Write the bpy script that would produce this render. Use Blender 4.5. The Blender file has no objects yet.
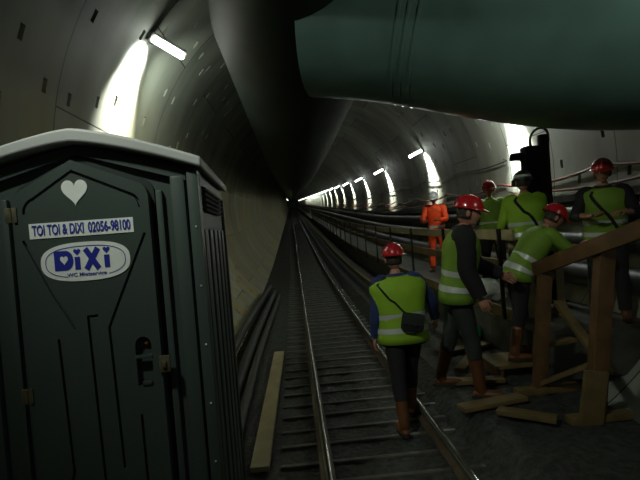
import bpy, bmesh, math, random
from mathutils import Vector, Matrix, Euler, Quaternion
random.seed(7)
R = math.radians
col = bpy.context.scene.collection
scene = bpy.context.scene

# ------------------------------------------------------------------ helpers
class MB:
    def __init__(s): s.bm = bmesh.new()
    def box(s, c, size, rot=None, bev=0.0):
        m = Matrix.Translation(c)
        if rot is not None: m = m @ (rot.to_matrix().to_4x4() if not isinstance(rot, Matrix) else rot.to_4x4())
        m = m @ Matrix.Diagonal((size[0], size[1], size[2], 1))
        r = bmesh.ops.create_cube(s.bm, size=1, matrix=m)
        if bev > 0:
            es = set(e for v in r['verts'] for e in v.link_edges)
            bmesh.ops.bevel(s.bm, geom=list(es), offset=bev, segments=2, affect='EDGES', profile=.6)
        return s
    def bar(s, a, b, w, h, bev=0.0, up=(0, 0, 1)):
        a, b = Vector(a), Vector(b); d = (b - a); L = d.length; d.normalize()
        u = Vector(up)
        if abs(d.dot(u)) > .95: u = Vector((0, 1, 0))
        sx = d.cross(u).normalized(); uz = sx.cross(d)
        m = Matrix((sx, d, uz)).transposed()
        return s.box((a + b) / 2, (w, L, h), m, bev)
    def tube(s, pts, rad, seg=12, cap=True, flat=None, up=None):
        pts = [Vector(p) for p in pts]
        if not hasattr(rad, '__len__'): rad = [rad] * len(pts)
        rings = []; n = None
        for i, p in enumerate(pts):
            t = (pts[min(i + 1, len(pts) - 1)] - pts[max(i - 1, 0)]).normalized()
            if n is None:
                a = Vector(up) if up else (Vector((0, 0, 1)) if abs(t.z) < .9 else Vector((0, 1, 0)))
                n = (a - t * a.dot(t)).normalized()
            else: n = (n - t * n.dot(t)).normalized()
            b = t.cross(n)
            fy = flat if flat else 1
            rings.append([s.bm.verts.new(p + (n * math.cos(2 * math.pi * k / seg) * fy + b * math.sin(2 * math.pi * k / seg)) * rad[i]) for k in range(seg)])
        s.skinrings(rings, cap)
        return s
    def skinrings(s, rings, cap=True, closed=True):
        for a, b in zip(rings, rings[1:]):
            n = len(a)
            for k in range(n if closed else n - 1):
                s.bm.faces.new((a[k], a[(k + 1) % n], b[(k + 1) % n], b[k]))
        if cap and closed:
            s.bm.faces.new(rings[0][::-1]); s.bm.faces.new(rings[-1])
    def loft(s, rings, cap=True):
        s.skinrings([[s.bm.verts.new(p) for p in r] for r in rings], cap); return s
    def ell(s, c, r, rot=None, u=16, v=10):
        m = Matrix.Translation(c)
        if rot is not None: m = m @ rot.to_4x4()
        m = m @ Matrix.Diagonal((r[0], r[1], r[2], 1))
        bmesh.ops.create_uvsphere(s.bm, u_segments=u, v_segments=v, radius=1, matrix=m); return s
    def prism(s, poly, y0, y1, to=lambda x, y, z: (x, y, z)):
        """polygon in XZ, extruded along Y from y0 (front) to y1"""
        a = [s.bm.verts.new(to(x, y0, z)) for x, z in poly]; b = [s.bm.verts.new(to(x, y1, z)) for x, z in poly]
        n = len(poly)
        s.bm.faces.new(a); s.bm.faces.new(b[::-1])
        for k in range(n): s.bm.faces.new((a[k], b[k], b[(k + 1) % n], a[(k + 1) % n]))
        return s
    def cyl(s, a, b, r, seg=14): return s.tube([a, b], r, seg)
    def build(s, name, mat, parent=None, smooth=None, fix=True):
        if fix: bmesh.ops.recalc_face_normals(s.bm, faces=s.bm.faces)
        me = bpy.data.meshes.new(name); s.bm.to_mesh(me); s.bm.free()
        if mat: me.materials.append(mat)
        if smooth is None: smooth = 40
        if smooth:
            for p in me.polygons: p.use_smooth = True
            try: me.set_sharp_from_angle(angle=R(smooth))
            except Exception: pass
        o = bpy.data.objects.new(name, me); col.objects.link(o)
        if parent: o.parent = parent
        return o

def smooth_path(pts, rad=None, n=5):
    pts = [Vector(p) for p in pts]
    if rad is None: rad = [1] * len(pts)
    P = [pts[0]] + pts + [pts[-1]]; Q = [rad[0]] + list(rad) + [rad[-1]]
    op, orr = [], []
    for i in range(1, len(P) - 2):
        for k in range(n):
            t = k / n; t2, t3 = t * t, t * t * t
            f = lambda a, b, c, d: .5 * ((2 * b) + (c - a) * t + (2 * a - 5 * b + 4 * c - d) * t2 + (3 * b - a - 3 * c + d) * t3)
            op.append(f(P[i - 1], P[i], P[i + 1], P[i + 2])); orr.append(f(Q[i - 1], Q[i], Q[i + 1], Q[i + 2]))
    op.append(pts[-1]); orr.append(rad[-1])
    return op, orr

def tag(o, label=None, cat=None, group=None, kind=None):
    if label: o['label'] = label
    if cat: o['category'] = cat
    if group: o['group'] = group
    if kind: o['kind'] = kind
    return o
def empty(name, loc=(0, 0, 0), rz=0.0, **k):
    o = bpy.data.objects.new(name, None); col.objects.link(o)
    o.location = loc; o.rotation_euler = (0, 0, rz); o.empty_display_size = .2
    return tag(o, **k)
def copy_tree(o, parent=None):
    c = o.copy(); col.objects.link(c); c.parent = parent
    for ch in list(o.children): copy_tree(ch, c)
    return c

def mat(name, c, rough=.6, metal=0.0, var=.25, scale=6.0, bump=.0, bscale=40.0, spec=.5, coat=0, coords='Object'):
    m = bpy.data.materials.new(name); m.use_nodes = True
    nt = m.node_tree; N = nt.nodes; L = nt.links
    b = N['Principled BSDF']; b.inputs['Roughness'].default_value = rough; b.inputs['Metallic'].default_value = metal
    b.inputs['Specular IOR Level'].default_value = spec; b.inputs['Coat Weight'].default_value = coat
    tc = N.new('ShaderNodeTexCoord')
    n = N.new('ShaderNodeTexNoise'); n.inputs['Scale'].default_value = scale; n.inputs['Detail'].default_value = 5
    L.new(tc.outputs[coords], n.inputs['Vector'])
    r = N.new('ShaderNodeValToRGB'); r.color_ramp.elements[0].position = .3; r.color_ramp.elements[1].position = .7
    r.color_ramp.elements[0].color = (*[x * (1 - var) for x in c], 1); r.color_ramp.elements[1].color = (*[min(1, x * (1 + var)) for x in c], 1)
    L.new(n.outputs['Fac'], r.inputs['Fac']); L.new(r.outputs['Color'], b.inputs['Base Color'])
    if bump > 0:
        n2 = N.new('ShaderNodeTexNoise'); n2.inputs['Scale'].default_value = bscale; n2.inputs['Detail'].default_value = 4
        L.new(tc.outputs[coords], n2.inputs['Vector'])
        bp = N.new('ShaderNodeBump'); bp.inputs['Strength'].default_value = bump; bp.inputs['Distance'].default_value = .02
        L.new(n2.outputs['Fac'], bp.inputs['Height']); L.new(bp.outputs['Normal'], b.inputs['Normal'])
    return m
def emis(name, c, s):
    m = bpy.data.materials.new(name); m.use_nodes = True; nt = m.node_tree
    e = nt.nodes.new('ShaderNodeEmission'); e.inputs[0].default_value = (*c, 1); e.inputs[1].default_value = s
    nt.links.new(e.outputs[0], nt.nodes['Material Output'].inputs[0]); return m

def lining_mat(name, ochre):
    m = bpy.data.materials.new(name); m.use_nodes = True; nt = m.node_tree; N = nt.nodes; L = nt.links
    b = N['Principled BSDF']; b.inputs['Roughness'].default_value = .62; b.inputs['Specular IOR Level'].default_value = .35
    uv = N.new('ShaderNodeUVMap'); uv.uv_map = 'UVMap'
    sp = N.new('ShaderNodeSeparateXYZ'); L.new(uv.outputs[0], sp.inputs[0])
    def M(op, a, bb=None, c=None):
        x = N.new('ShaderNodeMath'); x.operation = op
        for i, v in enumerate((a, bb, c)):
            if v is None: continue
            if isinstance(v, (int, float)): x.inputs[i].default_value = v
            else: L.new(v, x.inputs[i])
        return x.outputs[0]
    u, v = sp.outputs[0], sp.outputs[1]
    rv = M('DIVIDE', v, 1.5); rf = M('FRACT', rv); ri = M('FLOOR', rv)
    ring = M('LESS_THAN', M('MINIMUM', rf, M('SUBTRACT', 1.0, rf)), .006)
    uo = M('DIVIDE', M('ADD', u, M('MULTIPLY', M('MODULO', ri, 2.0), 1.55)), 3.1)
    sf = M('FRACT', uo); seg = M('LESS_THAN', M('MINIMUM', sf, M('SUBTRACT', 1.0, sf)), .003)
    joint = M('MAXIMUM', ring, seg)
    mp = N.new('ShaderNodeMapping'); L.new(uv.outputs[0], mp.inputs[0]); mp.inputs['Scale'].default_value = (.35, 1.2, 1)
    n1 = N.new('ShaderNodeTexNoise'); n1.inputs['Scale'].default_value = 1.4; n1.inputs['Detail'].default_value = 7; L.new(mp.outputs[0], n1.inputs[0])
    r1 = N.new('ShaderNodeValToRGB'); e = r1.color_ramp.elements
    e[0].position = .3; e[0].color = (.19, .205, .165, 1); e[1].position = .72; e[1].color = (.36, .375, .325, 1)
    L.new(n1.outputs[0], r1.inputs[0])
    # per-segment tone
    wn = N.new('ShaderNodeTexWhiteNoise'); wn.noise_dimensions = '2D'
    cb = N.new('ShaderNodeCombineXYZ'); L.new(ri, cb.inputs[0]); L.new(M('FLOOR', uo), cb.inputs[1]); L.new(cb.outputs[0], wn.inputs[0])
    tone = M('ADD', M('MULTIPLY', wn.outputs[0], .3), .82)
    # ochre seepage stains, low on the ring
    n2 = N.new('ShaderNodeTexNoise'); n2.inputs['Scale'].default_value = .55; n2.inputs['Detail'].default_value = 5
    mp2 = N.new('ShaderNodeMapping'); L.new(uv.outputs[0], mp2.inputs[0]); mp2.inputs['Scale'].default_value = (.5, 1.6, 1); L.new(mp2.outputs[0], n2.inputs[0])
    low = M('SMOOTH_MIN', 1.0, M('MAXIMUM', 0.0, M('MULTIPLY', M('SUBTRACT', M('ABSOLUTE', u), 3.6), .5)), .1)
    st = M('MULTIPLY', M('MULTIPLY', low, ochre), M('MAXIMUM', 0.0, M('MULTIPLY', M('SUBTRACT', n2.outputs[0], .33), 3.2)))
    st = M('MINIMUM', st, .9)
    mx = N.new('ShaderNodeMixRGB'); L.new(st, mx.inputs[0]); L.new(r1.outputs[0], mx.inputs[1]); mx.inputs[2].default_value = (.34, .27, .075, 1)
    mt = N.new('ShaderNodeMixRGB'); mt.blend_type = 'MULTIPLY'; mt.inputs[0].default_value = 1; L.new(mx.outputs[0], mt.inputs[1])
    cc = N.new('ShaderNodeCombineXYZ'); [L.new(tone, cc.inputs[i]) for i in range(3)]; L.new(cc.outputs[0], mt.inputs[2])
    mj = N.new('ShaderNodeMixRGB'); L.new(joint, mj.inputs[0]); L.new(mt.outputs[0], mj.inputs[1]); mj.inputs[2].default_value = (.035, .035, .03, 1)
    L.new(mj.outputs[0], b.inputs['Base Color'])
    bp = N.new('ShaderNodeBump'); bp.inputs['Strength'].default_value = .25; bp.inputs['Distance'].default_value = .02
    L.new(M('SUBTRACT', n1.outputs[0], M('MULTIPLY', joint, .6)), bp.inputs['Height']); L.new(bp.outputs[0], b.inputs['Normal'])
    return m

M = dict(
    lining=lining_mat('lining concrete', .25), lining_l=lining_mat('lining concrete stained', 1.0),
    ballast=mat('ballast', (.032, .034, .029), .8, var=.6, scale=18, bump=1.0, bscale=22, coords='Object'),
    platform=mat('walkway concrete', (.06, .06, .048), .8, var=.4, scale=4, bump=.3),
    sleeper=mat('wet sleeper', (.075, .073, .058), .42, var=.4, scale=9, bump=.3),
    rail=mat('rail steel', (.42, .42, .38), .2, .9, var=.15, scale=12),
    railside=mat('rusty rail side', (.10, .07, .045), .6, .4, var=.3, scale=12),
    dixi=mat('green grey polyethylene', (.052, .070, .063), .48, var=.06, scale=3, bump=.05, bscale=160),
    dixi_d=mat('dark green polyethylene', (.016, .024, .021), .6, var=.1, scale=3),
    roof=mat('pale roof plastic', (.50, .50, .49), .5, var=.06, scale=4),
    white=mat('white sticker vinyl', (.9, .91, .88), .45, var=.06, scale=14),
    blue=mat('blue print', (.02, .03, .33), .5, var=.05, scale=8),
    grime=mat('grime', (.02, .02, .02), .8),
    brass=mat('worn hinge metal', (.16, .14, .09), .5, .5, var=.3, scale=20),
    rivet=mat('light rivet', (.5, .5, .46), .4),
    red_ind=mat('amber indicator', (.30, .12, .02), .5),
    green_ind=mat('green indicator', (.03, .20, .07), .5),
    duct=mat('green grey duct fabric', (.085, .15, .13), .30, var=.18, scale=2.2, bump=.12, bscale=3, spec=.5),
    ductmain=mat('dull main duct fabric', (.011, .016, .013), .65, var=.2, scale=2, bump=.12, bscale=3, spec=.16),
    ductdark=mat('duct band', (.03, .06, .05), .5),
    timber=mat('site timber', (.14, .095, .033), .75, var=.3, scale=5, bump=.2),
    timber2=mat('pale plank', (.36, .30, .16), .7, var=.18, scale=4, bump=.2),
    timber3=mat('dark wet timber', (.12, .06, .02), .7, var=.3, scale=5, bump=.2),
    black=mat('black metal', (.012, .013, .012), .5, .3, var=.2),
    steel=mat('dark steel', (.06, .06, .055), .5, .6, var=.3),
    pipe=mat('grey pipe', (.05, .053, .046), .45, .0, var=.25, scale=3),
    hose=mat('black hose', (.045, .047, .04), .6, var=.2),
    redhose=mat('red brown hose', (.24, .09, .06), .5, var=.2),
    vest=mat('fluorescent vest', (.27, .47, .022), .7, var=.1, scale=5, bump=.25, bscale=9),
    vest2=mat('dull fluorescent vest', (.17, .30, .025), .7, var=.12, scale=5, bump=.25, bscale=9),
    silver=mat('reflective band', (.62, .64, .62), .35, .2, var=.06),
    orange=mat('fluorescent orange', (1.0, .085, .012), .65, var=.12, scale=5, bump=.25, bscale=9),
    bluecloth=mat('blue cloth', (.018, .032, .12), .8, var=.2, bump=.2, bscale=12),
    blackcloth=mat('black cloth', (.010, .010, .011), .85, var=.2, bump=.2, bscale=12),
    greycloth=mat('dark grey cloth', (.022, .026, .024), .85, var=.25, bump=.2, bscale=12),
    skin=mat('skin', (.42, .20, .13), .55, var=.08),
    lip=mat('lip', (.25, .08, .06), .5), eye=mat('eye white', (.6, .6, .58), .3), pupil=mat('pupil', (.02, .015, .01), .3),
    hair=mat('dark hair', (.03, .02, .012), .7, var=.3, scale=30, bump=.5, bscale=60),
    helmet=mat('red helmet', (.42, .012, .016), .22, var=.05, coat=.3),
    helmetw=mat('white helmet', (.75, .76, .73), .3, var=.05, coat=.3),
    helmetd=mat('dark helmet', (.03, .035, .03), .3, var=.05, coat=.3),
    boot=mat('brown orange boot rubber', (.12, .042, .012), .5, var=.2, scale=8),
    sole=mat('sole', (.02, .02, .018), .8),
    lamp=emis('lamp tube glow', (.93, 1.0, .93), 16.0),
    lampfar=emis('distant lamp glow', (.95, 1.0, .9), 10.0),
    sack=mat('white sack', (.55, .57, .53), .6, var=.1, bump=.5, bscale=8),
    net=mat('green net', (.02, .16, .08), .7, var=.4, scale=30),
)

# ------------------------------------------------------------------ the tunnel's line
CX, CZ, RR = 1.15, 2.6, 3.4
def rise(y):
    if y < 4: return 0.0
    if y < 25.3: return .0015 * (y - 4) ** 2
    return .6805 + .0639 * (y - 25.3)
def ysteps(y0, y1, near=.5):
    ys = []; y = y0
    while y < y1 - 1e-6:
        ys.append(y); y += near if y < 14 else (1.0 if y < 40 else 3.0)
    ys.append(y1); return ys
def sweep(name, prof, y0, y1, m, parent=None, closed=True, near=.5, smooth=40, dz=0.0):
    """prof: list of (x, z) swept down the tunnel"""
    b = MB(); rings = []
    for y in ysteps(y0, y1, near):
        rings.append([b.bm.verts.new((x, y, z + rise(y) + dz)) for x, z in prof])
    b.skinrings(rings, closed, closed)
    return b.build(name, m, parent, smooth)
def circ(cx, cz, r, n=16): return [(cx + r * math.cos(2 * math.pi * k / n), cz + r * math.sin(2 * math.pi * k / n)) for k in range(n)]

YF = 260.0
def lining(name, a0, a1, m):
    da = 2.5; bm = bmesh.new(); uvl = bm.loops.layers.uv.new('UVMap')
    na = int(round((a1 - a0) / da))
    ys = []; y = -9.0
    while y < 33 - 1e-6: ys.append(y); y += .15
    while y < YF: ys.append(y); y += 1.5
    ys.append(YF)
    grid = []
    for y in ys:
        grid.append([bm.verts.new((CX + RR * math.sin(R(a0 + da * k)), y, CZ + RR * math.cos(R(a0 + da * k)) + rise(y))) for k in range(na + 1)])
    pockets = []
    for i in range(len(ys) - 1):
        near = ys[i + 1] < (33.01 if a0 > 0 else 14)
        for k in range(na):
            f = bm.faces.new((grid[i][k], grid[i][k + 1], grid[i + 1][k + 1], grid[i + 1][k])); f.smooth = True
            us = [(a0 + da * (k + q)) * math.pi / 180 * RR for q in (0, 1)]
            for lp, uvv in zip(f.loops, ((us[0], ys[i]), (us[1], ys[i]), (us[1], ys[i + 1]), (us[0], ys[i + 1]))): lp[uvl].uv = uvv
            if near:
                ring = i // 10; j = i % 10; kk = int(round((a0 + da * k) / da))
                off = (ring % 2) * 4
                if (j == 1 and (kk + off) % 6 == 3) or (j == 8 and (kk + off) % 6 == 5) or (j == 5 and (kk + off * 3) % 11 == 4) or (j == 4 and (kk + off * 2) % 21 == 9): pockets.append(f)
    bmesh.ops.recalc_face_normals(bm, faces=bm.faces)
    # normals inward
    c = bm.faces[0]; cc = c.calc_center_median()
    if c.normal.dot(Vector((CX - cc.x, 0, CZ + rise(cc.y) - cc.z))) < 0: bmesh.ops.reverse_faces(bm, faces=bm.faces)
    r = bmesh.ops.inset_individual(bm, faces=pockets, thickness=.010, depth=0)
    for f in pockets:
        nrm = f.normal.copy(); cy = f.calc_center_median().y
        for v in f.verts: v.co.y = cy + (v.co.y - cy) * .5
        e = bmesh.ops.extrude_discrete_faces(bm, faces=[f])['faces'][0]
        e.smooth = False
        for v in e.verts: v.co -= nrm * .07
    me = bpy.data.meshes.new(name); bm.to_mesh(me); bm.free()
    try: me.set_sharp_from_angle(angle=R(30))
    except Exception: pass
    me.materials.append(m)
    o = bpy.data.objects.new(name, me); col.objects.link(o); return tag(o, kind='structure')
lining('wall_left', -150, -50, M['lining_l'])
lining('ceiling', -50, 50, M['lining'])
lining('wall_right', 50, 150, M['lining'])
# floor: ballast between the walls, higher on the right
def floor():
    b = MB(); rnd = random.Random(3); rings = []
    xs = [-1.2 + .1 * i for i in range(39)]
    ys = []; y = -9.0
    while y < 14: ys.append(y); y += .12
    while y < 40: ys.append(y); y += .6
    while y < YF: ys.append(y); y += 3
    ys.append(YF)
    for y in ys:
        rw = []
        for x in xs:
            t = min(1, max(0, (x - 1.28) / .22)); t = t * t * (3 - 2 * t)
            a = .014 if y < 14 else .006
            rw.append(b.bm.verts.new((x + rnd.uniform(-.02, .02) * (1 if abs(x + 1.2) > .05 and x < 2.55 else 0), y, .19 * t + rnd.uniform(-a, a) + rise(y))))
        rings.append(rw)
    b.skinrings(rings, False, False)
    return tag(b.build('floor', M['ballast'], None, 25), kind='structure')
floor()
tag(sweep('floor_walkway', [(2.55, .1), (2.55, .6), (4.45, .6), (4.2, .1)], 4.6, YF, M['platform'], smooth=20), kind='structure')

# ------------------------------------------------------------------ track
def rail(x, label):
    t = empty('railway_rail', (x, 0, 0), label=label, cat='rail', group='rails of the track')
    foot = [(-.055, .035), (.055, .035), (.055, .045), (.010, .058), (.010, .112), (-.010, .112), (-.010, .058), (-.055, .045)]
    sweep('rail_web', foot, -3, YF, M['railside'], t, smooth=30)
    head = [(-.028, .110), (.028, .110), (.030, .135), (.022, .146), (-.022, .146), (-.030, .135)]
    sweep('rail_head', head, -3, YF, M['rail'], t, smooth=60)
    return t
rail(.12, 'dull steel rail on the side nearer the portable toilet')
rail(1.10, 'shiny steel rail on the right, beside the walking worker')
n = 0; y = 1.6; protos = None
while y < 60:
    if protos is None:
        b = MB(); b.box((0, 0, -.055), (1.72, .32, .07), bev=.006); b.box((0, -.145, -.01), (1.72, .045, .09), bev=.008); b.box((0, .145, -.01), (1.72, .045, .09), bev=.008)
        o = b.build('railway_sleeper', M['sleeper']); protos = o
    else:
        o = protos.copy(); col.objects.link(o)
    o.location = (.61, y, rise(y) - .012); o.rotation_euler = (math.atan((rise(y + .1) - rise(y - .1)) / .2), 0, random.uniform(-.01, .01))
    tag(o, 'dark sleeper lying across the track under the two rails', 'sleeper', 'sleepers of the track')
    y += .62; n += 1

# ------------------------------------------------------------------ lamps
def lamp_geo(name, far):
    t = empty(name)
    # local +X = out of the wall, tube .6 m; local -Z = down the wall
    b = MB(); b.box((.02, 0, 0), (.05, .16, .12), bev=.008); b.bar((.03, 0, .03), (.48, 0, .075), .035, .03); b.build('bracket', M['steel'], t)
    b = MB(); b.box((.26, 0, .062), (.46, .11, .03), bev=.01); b.build('lamp_housing', M['helmetw'], t)
    b = MB(); p = [(.03, 0, 0), (.05, 0, 0), (.47, 0, 0), (.49, 0, 0)]; b.tube(p, [.03, .045, .045, .03], 12)
    b.build('lamp_tube', M['lampfar' if far else 'lamp'], t)
    return t
protoL = lamp_geo('tunnel_lamp', False); protoF = lamp_geo('tunnel_lamp', True)
used = {'n': False, 'f': False}
def wall_pt(a, y, off=0.0):
    return Vector((CX + (RR - off) * math.sin(a), y, CZ + (RR - off) * math.cos(a) + rise(y)))
SPOT = 1400.0; FILL = 40.0
def lamp(a_deg, y, label, group=None, far=False, spot=1.0, fill=1.0, glow=0.0, vis=True):
    key = 'f' if far else 'n'; pr = protoF if far else protoL
    t = pr if not used[key] else copy_tree(pr); used[key] = True
    a = R(a_deg); p = wall_pt(a, y, .01)
    inn = Vector((-math.sin(a), 0, -math.cos(a))); s = 1 if a > 0 else -1
    down = Vector((s * math.cos(a), 0, -s * math.sin(a)))  # along the wall, downwards
    up = -down; yv = up.cross(inn)
    t.location = p; t.rotation_euler = Matrix((inn, yv, up)).transposed().to_euler()
    tag(t, label, 'lamp', group)
    if spot > 0:
        l = bpy.data.lights.new('lamp_beam', 'SPOT'); l.energy = SPOT * spot; l.spot_size = R(72); l.spot_blend = .75; l.shadow_soft_size = .04; l.color = (.95, 1, .95)
        o = bpy.data.objects.new('lamp_beam', l); col.objects.link(o); o.location = p + inn * .22 + down * .08
        d = (down * 1.0 - inn * .30).normalized(); o.rotation_euler = d.to_track_quat('-Z', 'Y').to_euler()
        l = bpy.data.lights.new('lamp_beam', 'SPOT'); l.energy = SPOT * spot * .22; l.spot_size = R(80); l.spot_blend = .8; l.shadow_soft_size = .05; l.color = (.95, 1, .95)
        o = bpy.data.objects.new('lamp_beam', l); col.objects.link(o); o.location = p + inn * .30 + down * .07
        d = (down * .75 - inn * .8).normalized(); o.rotation_euler = d.to_track_quat('-Z', 'Y').to_euler()
    if glow > 0:
        l = bpy.data.lights.new('lamp_glow', 'POINT'); l.energy = glow; l.shadow_soft_size = .1; l.color = (.95, 1, .95)
        o = bpy.data.objects.new('lamp_glow', l); col.objects.link(o); o.location = p + inn * .62 + down * .22
    if fill > 0:
        l = bpy.data.lights.new('lamp_light', 'SPOT'); l.energy = FILL * fill; l.spot_size = R(150); l.spot_blend = .7; l.shadow_soft_size = .08; l.color = (.90, 1, .86)
        o = bpy.data.objects.new('lamp_light', l); col.objects.link(o); o.location = p + inn * .5 + down * .10
        d = (inn * .75 + down * .75).normalized(); o.rotation_euler = d.to_track_quat('-Z', 'Y').to_euler()
G = 'lamps along the right wall'
AR = 65.5
ys = [8.5] + [13.9 + 5.95 * i for i in range(36)]
ords = ['right wall lamp just under the big duct, the nearest on that wall',
        'right wall lamp above the worker in orange, second nearest',
        'right wall lamp, third of the row counted from the signal',
        'right wall lamp, fourth of the row counted from the signal',
        'right wall lamp, fifth of the row counted from the signal']
for i, y in enumerate(ys):
    lamp(AR, y, ords[i] if i < 5 else 'distant glowing lamp in the dwindling row on the right wall', G if i < 5 else 'distant lamps on the right wall', far=i > 9,
         spot=1.0 if i < 22 else 0, fill=1.0 if i < 14 else 0, glow=(55 if i == 0 else (7 if i < 5 else 0)))
lamp(-55.2, 5.95, 'big glowing lamp high on the left wall above the toilet', None, spot=1.3, fill=.1, glow=9)
for y in (178, 205, 240):
    lamp(-53, y, 'tiny glowing lamp at the far end of the tunnel, on the left', 'far end lamps on the left', far=True, spot=0, fill=0)
# the lamps standing behind the photographer
lamp(-56, .5, 'lamp on the left wall behind the photographer', None, spot=0, fill=0)
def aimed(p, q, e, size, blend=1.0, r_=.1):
    l = bpy.data.lights.new('aimed_spot', 'SPOT'); l.energy = e; l.spot_size = R(size); l.spot_blend = blend; l.shadow_soft_size = r_; l.color = (.90, 1, .86)
    o = bpy.data.objects.new('aimed_spot', l); col.objects.link(o); o.location = p; o.rotation_euler = (Vector(q) - Vector(p)).to_track_quat('-Z', 'Y').to_euler()
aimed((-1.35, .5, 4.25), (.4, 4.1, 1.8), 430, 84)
aimed((-1.25, 6.0, 4.2), (-1.75, 9.3, 3.3), 190, 125)  # extra spot added beside the left lamp to brighten the wall beyond
# floodlight added unseen behind the photographer to brighten the branch duct
def add_helper_light(p, q, label):
    t = empty('helper_light', p, label=label, cat='helper_light'); d = Vector(q) - Vector(p); t.rotation_euler = d.to_track_quat('-Z', 'Y').to_euler()
    b = MB(); b.box((0, 0, .07), (.34, .24, .08), bev=.015); b.build('housing', M['black'], t)
    b = MB(); b.box((0, 0, .029), (.30, .20, .004)); b.build('lens', M['lamp'], t)
    b = MB(); b.bar((-.19, 0, .07), (-.19, 0, .22), .03, .012, up=(0, 1, 0)); b.bar((.19, 0, .07), (.19, 0, .22), .03, .012, up=(0, 1, 0)); b.bar((-.19, 0, .22), (.19, 0, .22), .03, .012); b.build('yoke', M['steel'], t)
    d.normalize(); aimed(Vector(p) + d * .03, q, 330, 70)
add_helper_light((4.0, .2, 3.45), (1.9, 4.0, 4.15), 'unseen added floodlight on the right wall behind the photographer')
lamp(66, .6, 'lamp on the right wall beside the photographer', None, spot=0, fill=.25, glow=0)
lamp(66, -5.4, 'lamp on the right wall behind the photographer', None, spot=0, fill=2.0)

# ------------------------------------------------------------------ ventilation duct
def duct():
    t = empty('ventilation_duct', (0, 0, 0), label='huge green grey ventilation duct under the ceiling with a branch crossing to the right', cat='duct')
    path = [Vector((.27, y, 4.46 + rise(y))) for y in list(range(250, 40, -10)) + list(range(40, 6, -2)) + [5.2]] + [Vector((.20, 4.2, 4.62)), Vector((.17, 3.4, 4.66)), Vector((.17, -7, 4.66))]
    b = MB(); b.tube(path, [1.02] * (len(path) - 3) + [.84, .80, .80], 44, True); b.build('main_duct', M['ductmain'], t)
    bend = [(.45, 4.85, 4.36), (1.0, 4.72, 4.25), (1.5, 4.58, 4.11), (2.1, 4.38, 3.90), (2.6, 4.20, 3.74), (3.1, 3.98, 3.62), (3.7, 3.75, 3.55), (4.2, 3.6, 3.5)]
    p, _ = smooth_path(bend, None, 6)
    b = MB(); b.tube(p, 1.0, 44, True); b.build('branch_duct', M['duct'], t)
    for k in (11, 12, 13):
        c = p[k]; d = (p[k + 1] - p[k - 1]).normalized()
        b = MB(); b.tube([c - d * .015, c - d * .012, c + d * .012, c + d * .015], [.99, 1.006, 1.006, .99], 44); b.build('clamp_band', M['duct'], t)
    for y in list(range(9, 40, 4)):
        b = MB(); z = 4.46 + rise(y)
        for sx in (-1, 1):
            x = .27 + sx * .6; zt = CZ + math.sqrt(RR ** 2 - (x - CX) ** 2) + rise(y)
            b.cyl((x, y, z + .8), (x, y, zt + .02), .015, 8)
        b.build('hanger', M['steel'], t)
duct()

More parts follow.
